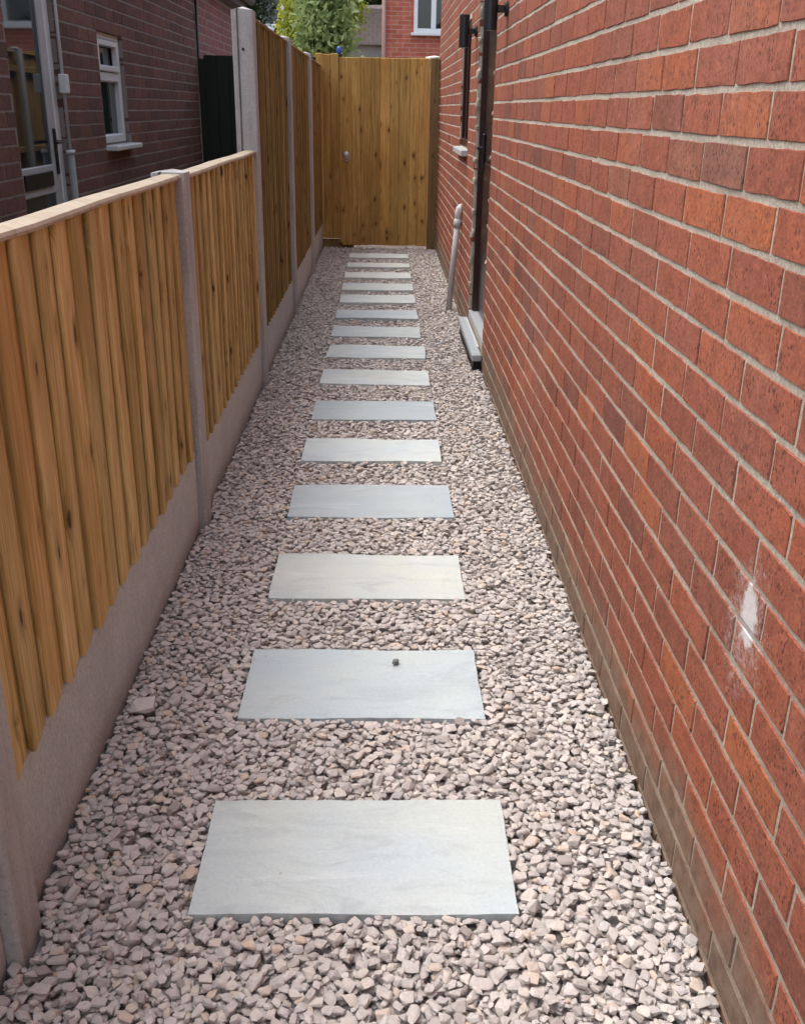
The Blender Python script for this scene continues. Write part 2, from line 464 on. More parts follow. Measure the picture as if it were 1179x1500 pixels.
def lathe(profile, n=24, axis=None, bm=None, cap=True):
    """profile: list of (radius, height) turned round +Z"""
    bm = bm or bmesh.new()
    rings = []
    for r, h in profile:
        rings.append([bm.verts.new((r * math.cos(2 * math.pi * i / n), r * math.sin(2 * math.pi * i / n), h)) for i in range(n)])
    for a, b in zip(rings, rings[1:]):
        for i in range(n):
            bm.faces.new((a[i], a[(i + 1) % n], b[(i + 1) % n], b[i]))
    if cap:
        bm.faces.new(rings[0][::-1]); bm.faces.new(rings[-1])
    return bm

def tube(points, r, n=12, bm=None):
    bm = bm or bmesh.new()
    pts = [Vector(p) for p in points]
    rings = []
    up = Vector((0.3, 0.9, 0.2)).normalized()
    for i, p in enumerate(pts):
        d = (pts[min(i + 1, len(pts) - 1)] - pts[max(i - 1, 0)]).normalized()
        a = d.cross(up)
        if a.length < 0.1:
            a = d.cross(Vector((1, 0, 0)))
        a.normalize(); b = d.cross(a)
        rr = r[i] if isinstance(r, (list, tuple)) else r
        rings.append([bm.verts.new(p + rr * (math.cos(2 * math.pi * k / n) * a + math.sin(2 * math.pi * k / n) * b)) for k in range(n)])
    for A, B in zip(rings, rings[1:]):
        for k in range(n):
            bm.faces.new((A[k], A[(k + 1) % n], B[(k + 1) % n], B[k]))
    bm.faces.new(rings[0][::-1]); bm.faces.new(rings[-1])
    return bm

def arrays(bm):
    bmesh.ops.triangulate(bm, faces=bm.faces)
    bm.verts.index_update()
    v = np.array([p.co[:] for p in bm.verts]); f = np.array([[q.index for q in t.verts] for t in bm.faces])
    bm.free()
    return v, f

def tri_mesh(name, V, F, rnd=None):
    me = bpy.data.meshes.new(name)
    me.vertices.add(len(V)); me.vertices.foreach_set('co', V.astype(np.float32).ravel())
    me.loops.add(F.size); me.loops.foreach_set('vertex_index', F.astype(np.int32).ravel())
    me.polygons.add(len(F)); me.polygons.foreach_set('loop_start', np.arange(0, F.size, 3, dtype=np.int32))
    me.update(calc_edges=True)
    me.shade_flat()
    if rnd is not None:
        at = me.attributes.new('rnd', 'FLOAT', 'POINT')
        at.data.foreach_set('value', rnd.astype(np.float32))
    return me

# ------------------------------------------------------------------ ground
W, FX = 0.565, -0.625          # face of the red wall, face of the gravel boards
g = bmesh.new()
vs = [g.verts.new(p) for p in ((-150, -60, -0.045), (150, -60, -0.045), (150, 240, -0.045), (-150, 240, -0.045))]
g.faces.new(vs)
tag(obj('ground', g, GROUND), kind='structure')

# ------------------------------------------------------------------ brickwork
CH, BL, JT = 0.0771, 0.225, 0.0098
def brick_proto(seed):
    """one brick, its face in the plane x=0 looking to -X, with worn uneven arrises"""
    rr = random.Random(seed)
    L, Hh = (BL - JT) / 2 - .0005, (CH - JT) / 2 - .0009
    pts = []
    for k in range(6):
        pts.append((-L + 2 * L * k / 6, -Hh))
    pts.append((L, -Hh))
    pts.append((L, 0.0))
    for k in range(6):
        pts.append((L - 2 * L * k / 6, Hh))
    pts.append((-L, Hh)); pts.append((-L, 0.0))
    out = [(y + rr.gauss(0, .0007), z + rr.gauss(0, .0008)) for y, z in pts]
    b = bmesh.new()
    back = [b.verts.new((0.03, y, z)) for y, z in out]
    edge = [b.verts.new((0.0020, y, z)) for y, z in out]
    front = [b.verts.new((rr.uniform(-.0005, .0005), y * (1 - 0.0010 / L) , z * (1 - 0.0010 / Hh))) for y, z in out]
    n = len(out)
    for A, B in ((back, edge), (edge, front)):
        for i in range(n):
            b.faces.new((A[i], A[(i + 1) % n], B[(i + 1) % n], B[i]))
    b.faces.new(front)
    bmesh.ops.recalc_face_normals(b, faces=b.faces)
    return b

def cut(intervals, holes):
    for h0, h1 in holes:
        res = []
        for a, b in intervals:
            if h1 <= a or h0 >= b:
                res.append((a, b)); continue
            if h0 - a > 0.03: res.append((a, h0))
            if b - h1 > 0.03: res.append((h1, b))
        intervals = res
    return intervals

def brickwork(wall, X, side, y0, y1, z0, z1, holes, mat, offs, seed, keep=300, name='brick'):
    """side=+1: face looks to -X (bricks extend to +X); -1: face looks to +X"""
    rr = random.Random(seed)
    protos = []
    for s in range(10):
        b = brick_proto(seed * 31 + s)
        if side < 0:
            bmesh.ops.transform(b, matrix=Matrix.Rotation(math.pi, 4, 'Z'), verts=b.verts)
        me = bpy.data.meshes.new('brick'); b.to_mesh(me); me.materials.append(mat)
        protos.append((me, *arrays(b)))
    items = []
    for k in range(int(math.floor(z0 / CH)), int(math.ceil(z1 / CH))):
        zc = (k + 0.5) * CH
        if not (z0 <= zc <= z1): continue
        off = offs(k, rr)
        i0 = int(math.floor((y0 - off) / BL)) - 1
        hs_ = [(a, b) for a, b, c, d in holes if c < zc < d]
        for i in range(i0, int((y1 - off) / BL) + 2):
            a, b = off + i * BL + JT / 2, off + (i + 1) * BL - JT / 2
            a, b = max(a, y0), min(b, y1)
            if b - a < 0.04: continue
            for a2, b2 in cut([(a, b)], hs_):
                items.append((0.5 * (a2 + b2), zc, (b2 - a2) / (BL - JT)))
    scored = []
    for j, (yc, zc, sc) in enumerate(items):
        q = in_view((X, yc, zc))
        vis = 0
        if q and abs(q[0]) < 0.41 and abs(q[1]) < 0.52:
            a = in_view((X, yc - .1 * sc, zc)); c = in_view((X, yc + .1 * sc, zc)); d = in_view((X, yc, zc - .035)); e = in_view((X, yc, zc + .035))
            if a and c and d and e:
                vis = abs(a[0] - c[0]) * abs(d[1] - e[1])
        scored.append((vis, j))
    scored.sort(reverse=True)
    single = {j for v, j in scored[:keep] if v > 0}
    V, F, R_ = [], [], []
    nv = 0
    for j, (yc, zc, sc) in enumerate(items):
        p = protos[rr.randrange(len(protos))]
        dx = max(-.0012, min(.0008, rr.gauss(0, 0.0006)))
        rot = (rr.gauss(0, .003), rr.gauss(0, .004), rr.gauss(0, .0022))
        loc = (X + dx, yc, zc + rr.gauss(0, .0008))
        if j in single:
            o = bpy.data.objects.new(name, p[0])
            o.location, o.rotation_euler, o.scale = loc, rot, (1, sc, 1)
            o.parent = wall
            COL.objects.link(o)
        else:
            m3 = np.array(Matrix.LocRotScale(Vector(loc), Matrix.Rotation(rot[1], 3, 'Y').to_quaternion(), Vector((1, sc, 1))))
            V.append(p[1] @ m3[:3, :3].T + m3[:3, 3]); F.append(p[2] + nv); R_.append(np.full(len(p[1]), rr.random())); nv += len(p[1])
    if V:
        me = tri_mesh('bricks', np.concatenate(V), np.concatenate(F), np.concatenate(R_))
        me.materials.append(mat)
        o = bpy.data.objects.new('brickwork', me)
        tag(link(o, wall), kind='stuff')

def core(parent, X0, X1, y0, y1, z0, z1, holes, mat, name='wall'):
    """the mortar body of a wall with real openings"""
    ys = sorted({y0, y1, *[h for q in holes for h in q[:2]]})
    bm = bmesh.new()
    for a, b in zip(ys, ys[1:]):
        hs_ = sorted((q[2], q[3]) for q in holes if q[0] < (a + b) / 2 < q[1])
        z = z0
        for c, d in hs_ + [(z1, z1)]:
            if c > z: box(X0, X1, a, b, z, c, bm=bm)
            z = d
    bmesh.ops.remove_doubles(bm, verts=bm.verts, dist=1e-5)
    return obj(name, bm, mat, parent)

# ---- the red house along the right of the path
house = thing('brick_house', 'red brick house wall with pale mortar joints running along the gravel path', 'house', (1.5, 4.5, -0.045))
def part(name, bm, mat, parent, smooth=False):
    """a part built in world coordinates under a thing that stands somewhere"""
    o = obj(name, bm, mat, parent, smooth=smooth)
    root = parent
    shift = Vector((0, 0, 0))
    while root is not None:
        shift += root.location
        root = root.parent
    o.location = -shift
    return o
DOOR = (5.42, 6.40, 0.11, 2.10)
WIN = (6.98, 7.72, 1.105, 1.90)
HOLES = [DOOR, WIN]
END = 10.78
wall = core(house, W + 0.0026, W + 0.26, -1.6, END, -0.1, 2.85, HOLES, MORTAR)
wall.location = -house.location
def red_off(k, rr):
    base = {18: .131, 17: .183, 16: .028, 15: .102, 14: .04}
    return base.get(k, (0.0 if k % 2 else 0.1125) + rr.uniform(-.035, .035))
brickwork(wall, W, 1, -1.55, END, -0.05, 2.82, HOLES, RED, red_off, 11)
part('back_wall', box(W + 0.262, W + 6, -1.6, END, -0.1, 2.85), UPPER_RED, house)
rf = bmesh.new()
for s, (xa, xb) in enumerate(((W - 0.2, W + 3.0), (W + 6.3, W + 3.0))):
    n = 14
    for i in range(n):
        t0, t1 = i / n, (i + 1) / n
        x0, x1 = xa + (xb - xa) * t0, xa + (xb - xa) * t1
        z0, z1 = 2.87 + 1.7 * t0, 2.87 + 1.7 * t1
        q = [rf.verts.new(p) for p in ((x0, -1.9, z0 + .03), (x0, END + .3, z0 + .03), (x1, END + .3, z1), (x1, -1.9, z1))]
        rf.faces.new(q)
part('roof', rf, TILE_GREY, house)
part('fascia', box(W - .16, W - .13, -1.7, END + .1, 2.80, 2.94, .003), BROWN, house)
part('soffit', box(W - .128, W + .0, -1.7, END + .1, 2.852, 2.864), BROWN, house)

# door: brown plastic frame and leaf set a little back
ZS = DOOR[2]
door = part('door', box(W + .052, W + .095, DOOR[0] + .06, DOOR[1] - .06, ZS + .05, DOOR[3] - .06, .004), BROWN, house)
fr = bmesh.new()
box(W + .020, W + .10, DOOR[0] + .002, DOOR[0] + .062, ZS + .037, DOOR[3] - .002, .004, fr)
box(W + .020, W + .10, DOOR[1] - .062, DOOR[1] - .002, ZS + .037, DOOR[3] - .002, .004, fr)
box(W + .020, W + .10, DOOR[0] + .064, DOOR[1] - .064, DOOR[3] - .062, DOOR[3] - .002, .004, fr)
part('door_frame', fr, BROWN, door)
for zc in (0.45, 1.05, 1.75):
    h = bmesh.new()
    box(W + .012, W + .030, DOOR[0] + .045, DOOR[0] + .075, zc - .05, zc + .05, .004, h)
    part('hinge', h, BLACK, door)
h = bmesh.new()
box(W + .035, W + .050, DOOR[1] - .14, DOOR[1] - .10, 1.0, 1.22, .005, h)
tube([(W + .045, DOOR[1] - .12, 1.14), (W + .005, DOOR[1] - .12, 1.14), (W + .0, DOOR[1] - .2, 1.14), (W + .0, DOOR[1] - .25, 1.14)], .009, 10, h)
part('handle', h, BLACK, door)
for zc in (0.8, 1.5):
    part('panel_moulding', box(W + .046, W + .0525, DOOR[0] + .17, DOOR[1] - .17, zc - .22, zc + .26, .003), BROWN, door)
wd = bmesh.new()
part('door_sill', box(W + .002, W + .11, DOOR[0] + .003, DOOR[1] - .003, ZS + .0015, ZS + .035, .005), UPVC_GREY, house)
# window
window = part('window', box(W + .05, W + .058, WIN[0] + .05, WIN[1] - .05, WIN[2] + .05, WIN[3] - .05), GLASS, house)
wf = bmesh.new()
a, b, c, d = WIN
for (q0, q1, r0, r1) in ((a + .002, a + .055, c + .002, d - .002), (b - .055, b - .002, c + .002, d - .002), (a + .057, b - .057, c + .002, c + .055), (a + .057, b - .057, d - .055, d - .002), ((a + b) / 2 - .03, (a + b) / 2 + .03, c + .057, d - .057)):
    box(W + .012, W + .10, q0, q1, r0, r1, .006, wf)
part('window_frame', wf, BROWN, window)
part('window_sill', box(W - .045, W + .011, a - .03, b + .03, c - .045, c - .003, .006), PIPE, window)
# ragged mortar left on the reveal of the far door jamb
for i in range(11):
    zc = 0.32 + i * 0.155 + random.uniform(-.03, .03)
    s = random.uniform(.018, .045)
    b_ = bmesh.new()
    bmesh.ops.create_icosphere(b_, subdivisions=1, radius=1)
    for v in b_.verts:
        v.co = Vector((v.co.x * .016, v.co.y * .012, v.co.z * s)) * random.uniform(.7, 1.2) + Vector((W + random.uniform(-.002, .012), DOOR[1] - .004, zc))
    part('mortar_blob', b_, MORTAR, wall)
for i in range(6):
    zc = 0.55 + i * 0.19 + random.uniform(-.04, .04)
    b_ = bmesh.new()
    bmesh.ops.create_icosphere(b_, subdivisions=1, radius=1)
    for v in b_.verts:
        v.co = Vector((v.co.x * .009, v.co.y * .010, v.co.z * .013)) * random.uniform(.6, 1.3) + Vector((W + .001, DOOR[0] + .003, zc))
    part('mortar_blob', b_, MORTAR, wall)

# ------------------------------------------------------------------ wall lamps
def wall_lamp(y, z, label):
    t = thing('wall_lamp', label, 'lamp', (W - .078, y, z), 'black cylinder wall lamps')
    R_ = .031
    obj('lamp_body', lathe([(R_ - .006, .004), (R_ - .004, 0), (R_, .001), (R_, .088), (R_ - .0006, .0885), (R_ - .0006, .0915), (R_, .092), (R_, .179), (R_ - .004, .18), (R_ - .006, .176)], 32), BLACK, t, smooth=False)
    obj('lamp_lens', lathe([(R_ - .007, .0), (R_ - .007, .003)], 24), UPVC_GREY, t, (0, 0, .0015))
    br = bmesh.new()
    box(.027, .062, -.014, .014, .075, .105, .003, br)
    obj('bracket', br, BLACK, t)
    bp = lathe([(.032, 0), (.032, .010), (.028, .014)], 24)
    bmesh.ops.transform(bp, matrix=Matrix.Rotation(-math.pi / 2, 4, 'Y'), verts=bp.verts)
    obj('wall_plate', bp, BLACK, t, (.0775, 0, .09))
wall_lamp(4.98, 1.688, 'black cylindrical wall lamp beside the door, on the hinge side')
wall_lamp(6.56, 1.700, 'black cylindrical wall lamp between the brown door and the small window')

# ------------------------------------------------------------------ doorstep, waste pipe
st = thing('door_step', 'grey stone door step below the brown door on gravel', 'step', (W - .03, 5.95, 0))
part('tread', box(W - .058, W - .004, 5.38, 6.48, .045, .082, .005), STEP, st)
part('underside_shade', box(W - .046, W - .004, 5.44, 6.46, -.04, .0445), BLACK_PL, st)  # black block stands in for the shade in the step's hollow underside
part('edge_trim', box(W - .016, W - .0035, 5.55, 6.42, .0825, .090, .002), UPVC, st)

pp = thing('waste_pipe', 'grey plastic waste pipe with pale cap leaning on brick wall', 'pipe', (.492, 7.22, -.03))
part('pipe', tube([(.492, 7.22, -.03), (.512, 7.21, .30), (.535, 7.20, .60)], .0215, 18), PIPE, pp, True)
cl = tube([(.533, 7.201, .575), (.5345, 7.2, .60), (.537, 7.2, .635)], [.026, .030, .026], 18)
part('collar', cl, PIPE, pp, True)
part('cap', tube([(.536, 7.2, .63), (.538, 7.2, .672), (.546, 7.197, .700), (.557, 7.194, .708), (.566, 7.19, .710)], [.0250, .0255, .028, .029, .029], 18), PIPE_CAP, pp, True)
part('wall_clip', tube([(.512, 7.2, .588), (.553, 7.2, .590), (.566, 7.2, .592)], .008, 8), PIPE, pp)
# ------------------------------------------------------------------ fence on the left
def board_mesh(name, L, seed, mat, wid=.125, thick=.016):
    rr = random.Random(seed)
    t = thick
    prof = [(-.002, .006), (.56 * t, .006), (.60 * t, 0.0), (.90 * t, 0.0), (.985 * t, .0022), (t, .006), (.90 * t, .035), (.66 * t, .075), (.37 * t, wid - .003), (.3 * t, wid), (-.002, wid)]
    n = 7
    bm = bmesh.new()
    rings = []
    a1, a2, tw, ph = rr.uniform(-.0022, .0022), rr.uniform(-.003, .003), rr.uniform(-.010, .010), rr.uniform(0, 6)
    for i in range(n + 1):
        s = i / n
        dx = a1 * math.sin(ph + 3 * s); dy = a2 * math.sin(ph * 2 + 2.2 * s); w = tw * (s - .5)
        rings.append([bm.verts.new((x + dx + w * (y - wid / 2), y + dy, s * L + (rr.uniform(-.0015, .0015) if i in (0, n) else 0))) for x, y in prof])
    for A, B in zip(rings, rings[1:]):
        for k in range(len(prof)):
            bm.faces.new((A[k], A[(k + 1) % len(prof)], B[(k + 1) % len(prof)], B[k]))
    bm.faces.new(rings[0][::-1]); bm.faces.new(rings[-1])
    bmesh.ops.recalc_face_normals(bm, faces=bm.faces)
    me = bpy.data.meshes.new(name)
    bm.to_mesh(me); bm.free()
    me.materials.append(mat)
    return me
LOWB = [board_mesh('board', 0.863, 100 + i, WOOD, .125, .024) for i in range(9)]
LOWC = [board_mesh('board', 0.896, 120 + i, WOOD, .125, .024) for i in range(9)]
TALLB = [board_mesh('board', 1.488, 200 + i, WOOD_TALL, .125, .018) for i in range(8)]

def fence_panel(y0, y1, zb, meshes, L, label, group, cap, seed, pitch=.107):
    rr = random.Random(seed)
    t = thing('timber_fence', label, 'fence', (FX - .02, (y0 + y1) / 2, zb), group)
    n = max(1, int(round((y1 - y0 - .018) / pitch)))
    p = (y1 - y0 - .018) / n
    bx = FX - (.012 if cap else .010)
    for i in range(n):
        o = bpy.data.objects.new('board', meshes[rr.randrange(len(meshes))])
        o.location = (bx - t.location.x + rr.uniform(-.001, .001), y0 - t.location.y + i * p + rr.uniform(-.003, .003), rr.uniform(-.0005, .004))
        o.rotation_euler = (rr.gauss(0, .0030), rr.gauss(0, .0012), rr.gauss(0, .014))
        if seed == 3 and i == 2:
            o.location.y -= .008
            o.rotation_euler = (.022, 0, .01)
        link(o, t)
    for zr in (.12, L * .5, L - .12):
        part('rail', box(bx - .046, bx - .006, y0, y1, zb + zr - .022, zb + zr + .022, .003), WOOD_TALL, t)
    for ye in (y0 + .0, y1 - .032):
        part('edge_batten', box(bx - .044, bx - .005, ye, ye + .03, zb, zb + L - .002, .003), WOOD_TALL, t)
    if cap:
        b = bmesh.new()
        n2 = 12
        rings = []
        for i in range(n2 + 1):
            y = y0 + (y1 - y0) * i / n2
            dz = .0012 * math.sin(i * .9 + seed) + rr.uniform(-.0006, .0006)
            zt = zb + L + .002
            hw0, hw1 = FX - .046, FX + .014 + rr.uniform(-.001, .001)
            rings.append([b.verts.new(q) for q in ((hw0, y, zt + dz), (hw1, y, zt + dz), (hw1 + .001, y, zt + .006 + dz), (hw1 - .002, y, zt + .0125 + dz), (FX - .02, y, zt + .0155 + dz), (hw0 + .003, y, zt + .013 + dz))])
        for A, B in zip(rings, rings[1:]):
            for k in range(6):
                b.faces.new((A[k], A[(k + 1) % 6], B[(k + 1) % 6], B[k]))
        b.faces.new(rings[0][::-1]); b.faces.new(rings[-1])
        part('capping', b, WOOD_CAP, t)
    else:
        part('capping', box(bx - .03, bx + .019, y0, y1, zb + L + .002, zb + L + .016, .003), WOOD_TALL, t)
    return t

PY = [-0.65, 1.25, 3.13, 5.03, 6.95, 8.90]        # near faces of the concrete posts
PW = .10
fence_panel(PY[0] + PW, PY[1], .278, LOWB, .863, 'low honey-coloured featheredge panel before the path widens, nearest the viewer end', 'low timber fence panels', True, 1)
fence_panel(PY[1] + PW, PY[2], .278, LOWB, .863, 'low featheredge panel facing the first three slabs, two posts from the tall fence', 'low timber fence panels', True, 2)
fence_panel(PY[2] + PW, PY[3], .240, LOWC, .896, 'low featheredge panel with a dark gap beside one slipped board, next to the tall fence', 'low timber fence panels', True, 3)
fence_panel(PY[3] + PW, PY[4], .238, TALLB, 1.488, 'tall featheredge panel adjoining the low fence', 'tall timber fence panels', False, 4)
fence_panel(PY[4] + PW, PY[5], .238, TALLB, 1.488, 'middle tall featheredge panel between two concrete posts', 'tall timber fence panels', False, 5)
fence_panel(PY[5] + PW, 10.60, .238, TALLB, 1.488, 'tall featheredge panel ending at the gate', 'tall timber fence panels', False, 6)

def gravel_board(y0, y1, zt, label):
    b = box(FX - .05, FX, y0, y1, -.05, zt, .004)
    return tag(obj('gravel_board', b, GRAVEL_BOARD), label, 'gravel board', 'concrete gravel boards')
GBT = [.288, .288, .250, .248, .248, .248]
GBL = ['concrete gravel board under the low panel behind the nearest post', 'concrete gravel board beside the first three slabs', 'concrete gravel board under the low panel with the slipped board', 'concrete gravel board under the first tall panel', 'concrete gravel board under the middle tall panel', 'concrete gravel board under the tall panel at the gate']
for i in range(6):
    y1 = PY[i + 1] if i < 5 else 10.60
    gravel_board(PY[i] + PW + .002, y1 - .002, GBT[i] - .012, GBL[i])

def fence_post(y, h, label, tall):
    """cast concrete post, front arris rounded, a slot down each side, weathered top"""
    x0, x1 = -.702, -.600
    c = .006
    xs0, xs1, dp = -.679, -.670, .022
    plan = [(x0 + c, y), (xs0, y), (xs0, y + dp), (xs1, y + dp), (xs1, y), (x1 - c, y), (x1, y + c), (x1, y + PW - c), (x1 - c, y + PW), (xs1, y + PW), (xs1, y + PW - dp), (xs0, y + PW - dp), (xs0, y + PW), (x0 + c, y + PW), (x0, y + PW - c), (x0, y + c)]
    bm = bmesh.new()
    apex = -.652 if tall else -.645
    def top(x, yy):
        drop = .012 if tall else .006
        return h - abs(x - apex) / .05 * drop - (abs(yy - y - PW / 2) / (PW / 2)) * drop * .4
    n = 6
    rings = []
    rr = random.Random(int(y * 100))
    for i in range(n + 1):
        ring = []
        for (x, yy) in plan:
            zt = top(x, yy)
            j = rr.uniform(-.0007, .0007)
            ring.append(bm.verts.new((x + j, yy + j, -.2 + (zt + .2) * i / n)))
        rings.append(ring)
    m_ = len(plan)
    for A, B in zip(rings, rings[1:]):
        for k in range(m_):
            bm.faces.new((A[k], A[(k + 1) % m_], B[(k + 1) % m_], B[k]))
    ap = bm.verts.new((apex, y + PW / 2, h + .001))
    for k in range(m_):
        bm.faces.new((rings[-1][k], rings[-1][(k + 1) % m_], ap))
    t = thing('fence_post', label, 'post', (-.651, y + PW / 2, -.045), 'concrete fence posts')
    part('shaft', bm, CONCRETE, t)
    if tall:
        b = lathe([(.0065, 0), (.0065, .003)], 14)
        bmesh.ops.transform(b, matrix=Matrix.Translation((-.652, y - .0005, h - .18)) @ Matrix.Rotation(math.pi / 2, 4, 'X'), verts=b.verts)
        part('bolt_hole', b, BLACK_PL, t)
fence_post(PY[0], 1.168, 'short concrete fence post behind the first slab', False)
fence_post(PY[1], 1.168, 'short concrete fence post beside the first slab', False)
fence_post(PY[2], 1.168, 'short concrete fence post between the two low panels', False)
fence_post(PY[3], 1.775, 'tall concrete fence post where the low fence meets the tall one', True)
fence_post(PY[4], 1.775, 'tall concrete fence post, second from the gate', True)
fence_post(PY[5], 1.775, 'tall concrete fence post next to the gate', True)

# ------------------------------------------------------------------ gate at the end of the path
GY = 10.60
gate = thing('gate', 'closed brown wooden gate of upright boards across the path', 'gate', (0.01, GY, 0))
def gate_board(x0, x1, z0, z1, y, parent, seed, mat=WOOD_GATE):
    rr = random.Random(seed)
    b = box(0, x1 - x0, 0, .018, 0, z1 - z0, .0048)
    box(-.01, .012, .010, .017, .001, z1 - z0 - .001, 0, b)
    for v in b.verts:
        v.co.y += .0015 * math.sin(v.co.z * 2 + seed)
    o = obj('board', b, mat, parent)
    o.location = Vector((x0, y + rr.uniform(-.004, .004), z0)) - parent.location
    return o
edges = [-.436]
wds = [.118, .085, .100, .092, .100, .088, .102, .094, .092]
for w in wds: edges.append(edges[-1] + w * .895 / sum(wds))
for i in range(len(wds)):
    gate_board(edges[i] + .0002, edges[i + 1] - .0002, .018 + random.uniform(-.006, .004), 1.815 + random.uniform(-.004, .004), GY, gate, 300 + i)
for zr in (.25, .62, .93, 1.52):
    part('ledge', box(-.43, .45, GY + .0195, GY + .058, zr - .05, zr + .05, .004), WOOD_GATE, gate)
lt = bmesh.new()
for k in range(20):
    pass
ring_pts = [(-.372 + .024 * math.cos(a_), GY - .016, .882 + .030 * math.sin(a_)) for a_ in [2 * math.pi * i / 20 for i in range(21)]]
tube(ring_pts, .0052, 8, lt)
part('latch_ring', lt, STEEL, gate, True)
lp = lathe([(.036, 0), (.036, .004), (.030, .007), (.012, .010), (.012, .018), (.006, .020)], 24)
bmesh.ops.transform(lp, matrix=Matrix.Translation((-.372, GY - .001, .905)) @ Matrix.Rotation(math.pi / 2, 4, 'X'), verts=lp.verts)
part('latch_plate', lp, STEEL, gate)

side = thing('timber_fence', 'narrow fixed panel of boards between gate and concrete post', 'fence', (-.56, GY, 0))
sx = [-.672, -.60, -.525, -.442]
for i in range(3):
    gate_board(sx[i] + .0002, sx[i + 1] - .0002, .085 if i < 2 else .085, 1.842 + random.uniform(-.006, .004), GY - .004, side, 330 + i)
part('ledge', box(-.655, -.445, GY + .018, GY + .055, .2, .3, .003), WOOD_GATE, side)
part('ledge', box(-.655, -.445, GY + .018, GY + .055, 1.4, 1.5, .003), WOOD_GATE, side)
part('kick_board', box(-.66, -.30, GY + .03, GY + .05, -.03, .075, .003), WOOD_POST, side)
gp = thing('gate_post', 'dark greenish square timber gate post against the brick wall', 'post', (.51, GY, -.045))
part('shaft', box(.466, .556, GY - .03, GY + .06, -.1, 1.815, .004), WOOD_POST, gp)
cp = bmesh.new()
vsx = [cp.verts.new(p) for p in ((.462, 10.68, 1.80), (.563, 10.68, 1.80), (.563, 11.9, 1.86), (.462, 11.9, 1.86), (.462, 10.68, 1.825), (.563, 10.68, 1.835), (.563, 11.9, 1.90), (.462, 11.9, 1.885))]
for f in ((0, 3, 2, 1), (4, 5, 6, 7), (0, 1, 5, 4), (1, 2, 6, 5), (2, 3, 7, 6), (3, 0, 4, 7)):
    cp.faces.new([vsx[i] for i in f])
yard = thing('garden_wall', 'pale coped low garden wall behind the gate post', 'wall', (.51, 11.3, -.045))
part('coping', cp, COPING, yard)
part('wall', box(.48, .55, 10.80, 11.85, -.05, 1.799), FAR_RED, yard)
bc = lathe([(.010, 0), (.021, .004), (.024, .03), (.022, .055), (.014, .070), (.004, .074)], 20)
tag(obj('plastic_cap', bc, BLUE, None, (-.437, GY + .012, 1.835), True), 'small blue plastic cap on the gate top by its latch edge', 'cap')

# ------------------------------------------------------------------ paving slabs
SLABS = [(-.340, .257, 1.354, 1.670, 0), (-.335, .254, 1.967, 2.289, 0), (-.329, .255, 2.580, 2.893, 0), (-.330, .263, 3.206, 3.533, 0), (-.327, .253, 3.810, 4.102, 0),
         (-.324, .260, 4.393, 4.711, 0), (-.323, .260, 5.030, 5.328, -.8), (-.320, .262, 5.617, 5.937, -2.2), (-.321, .252, 6.188, 6.505, -.7), (-.319, .252, 6.79, 7.09, .3),
         (-.317, .253, 7.375, 7.69, .8), (-.320, .252, 7.925, 8.252, -.5), (-.324, .252, 8.536, 8.838, .2), (-.322, .254, 9.15, 9.42, .1), (-.321, .259, 9.765, 10.05, 1.0)]
SCOL = [(.545, .585, .60), (.51, .56, .585), (.56, .58, .56), (.43, .475, .51), (.55, .59, .60), (.41, .45, .48), (.58, .605, .60), (.565, .59, .585), (.50, .53, .535), (.46, .50, .53),
        (.57, .60, .60), (.53, .56, .555), (.60, .61, .585), (.55, .57, .55), (.58, .60, .585)]
SL_TOP = .0045
ORD = ['first', 'second', 'third', 'fourth', 'fifth', 'sixth', 'seventh', 'eighth', 'ninth', 'tenth', 'eleventh', 'twelfth', 'thirteenth', 'fourteenth', 'fifteenth']
TONE = ['large pale blue-grey', 'pale grey veined', 'creamy pale grey', 'blue-grey cloudy', 'pale smooth grey', 'darker slate-grey', 'nearly white', 'whitish grey', 'mid grey', 'grey-blue', 'pale grey', 'light grey', 'off-white', 'pale greenish grey', 'whitish']
def slab_mesh(w, d, seed):
    rr = random.Random(seed)
    nx, ny = 40, 22
    ph = [rr.uniform(0, 6.28) for _ in range(8)]
    def wob(t, a):
        return .0010 * math.sin(5 * t + ph[a]) + .0004 * math.sin(23 * t + ph[a + 1]) + rr.uniform(-.00035, .00035)
    L = [wob(j / ny, 0) for j in range(ny + 1)]; R_ = [wob(j / ny, 2) for j in range(ny + 1)]
    B = [wob(i / nx * 2, 4) for i in range(nx + 1)]; T = [wob(i / nx * 2, 6) for i in range(nx + 1)]
    bm = bmesh.new()
    def z(u, v):
        return .0010 * math.sin(7 * u + ph[0] + 3 * v) + .0009 * math.sin(16 * v + ph[3] + 4 * u) + .0006 * math.sin(27 * v - 6 * u + ph[5])
    grid = []
    for j in range(ny + 1):
        row = []
        for i in range(nx + 1):
            u, v = i / nx, j / ny
            x = -w / 2 + w * u + L[j] * (1 - u) + R_[j] * u
            y = -d / 2 + d * v + B[i] * (1 - v) + T[i] * v
            e = i in (0, nx) or j in (0, ny)
            row.append(bm.verts.new((x, y, z(u, v) - (.0010 + rr.uniform(0, .0006) if e else 0))))
        grid.append(row)
    for j in range(ny):
        for i in range(nx):
            bm.faces.new((grid[j][i], grid[j][i + 1], grid[j + 1][i + 1], grid[j + 1][i]))
    loop = [grid[0][i] for i in range(nx)] + [grid[j][nx] for j in range(ny)] + [grid[ny][i] for i in range(nx, 0, -1)] + [grid[j][0] for j in range(ny, 0, -1)]
    low = [bm.verts.new((v.co.x * 1.002, v.co.y * 1.003, -.024)) for v in loop]
    for k in range(len(loop)):
        bm.faces.new((loop[k], low[k], low[(k + 1) % len(loop)], loop[(k + 1) % len(loop)]))
    bm.faces.new(low[::-1])
    return bm
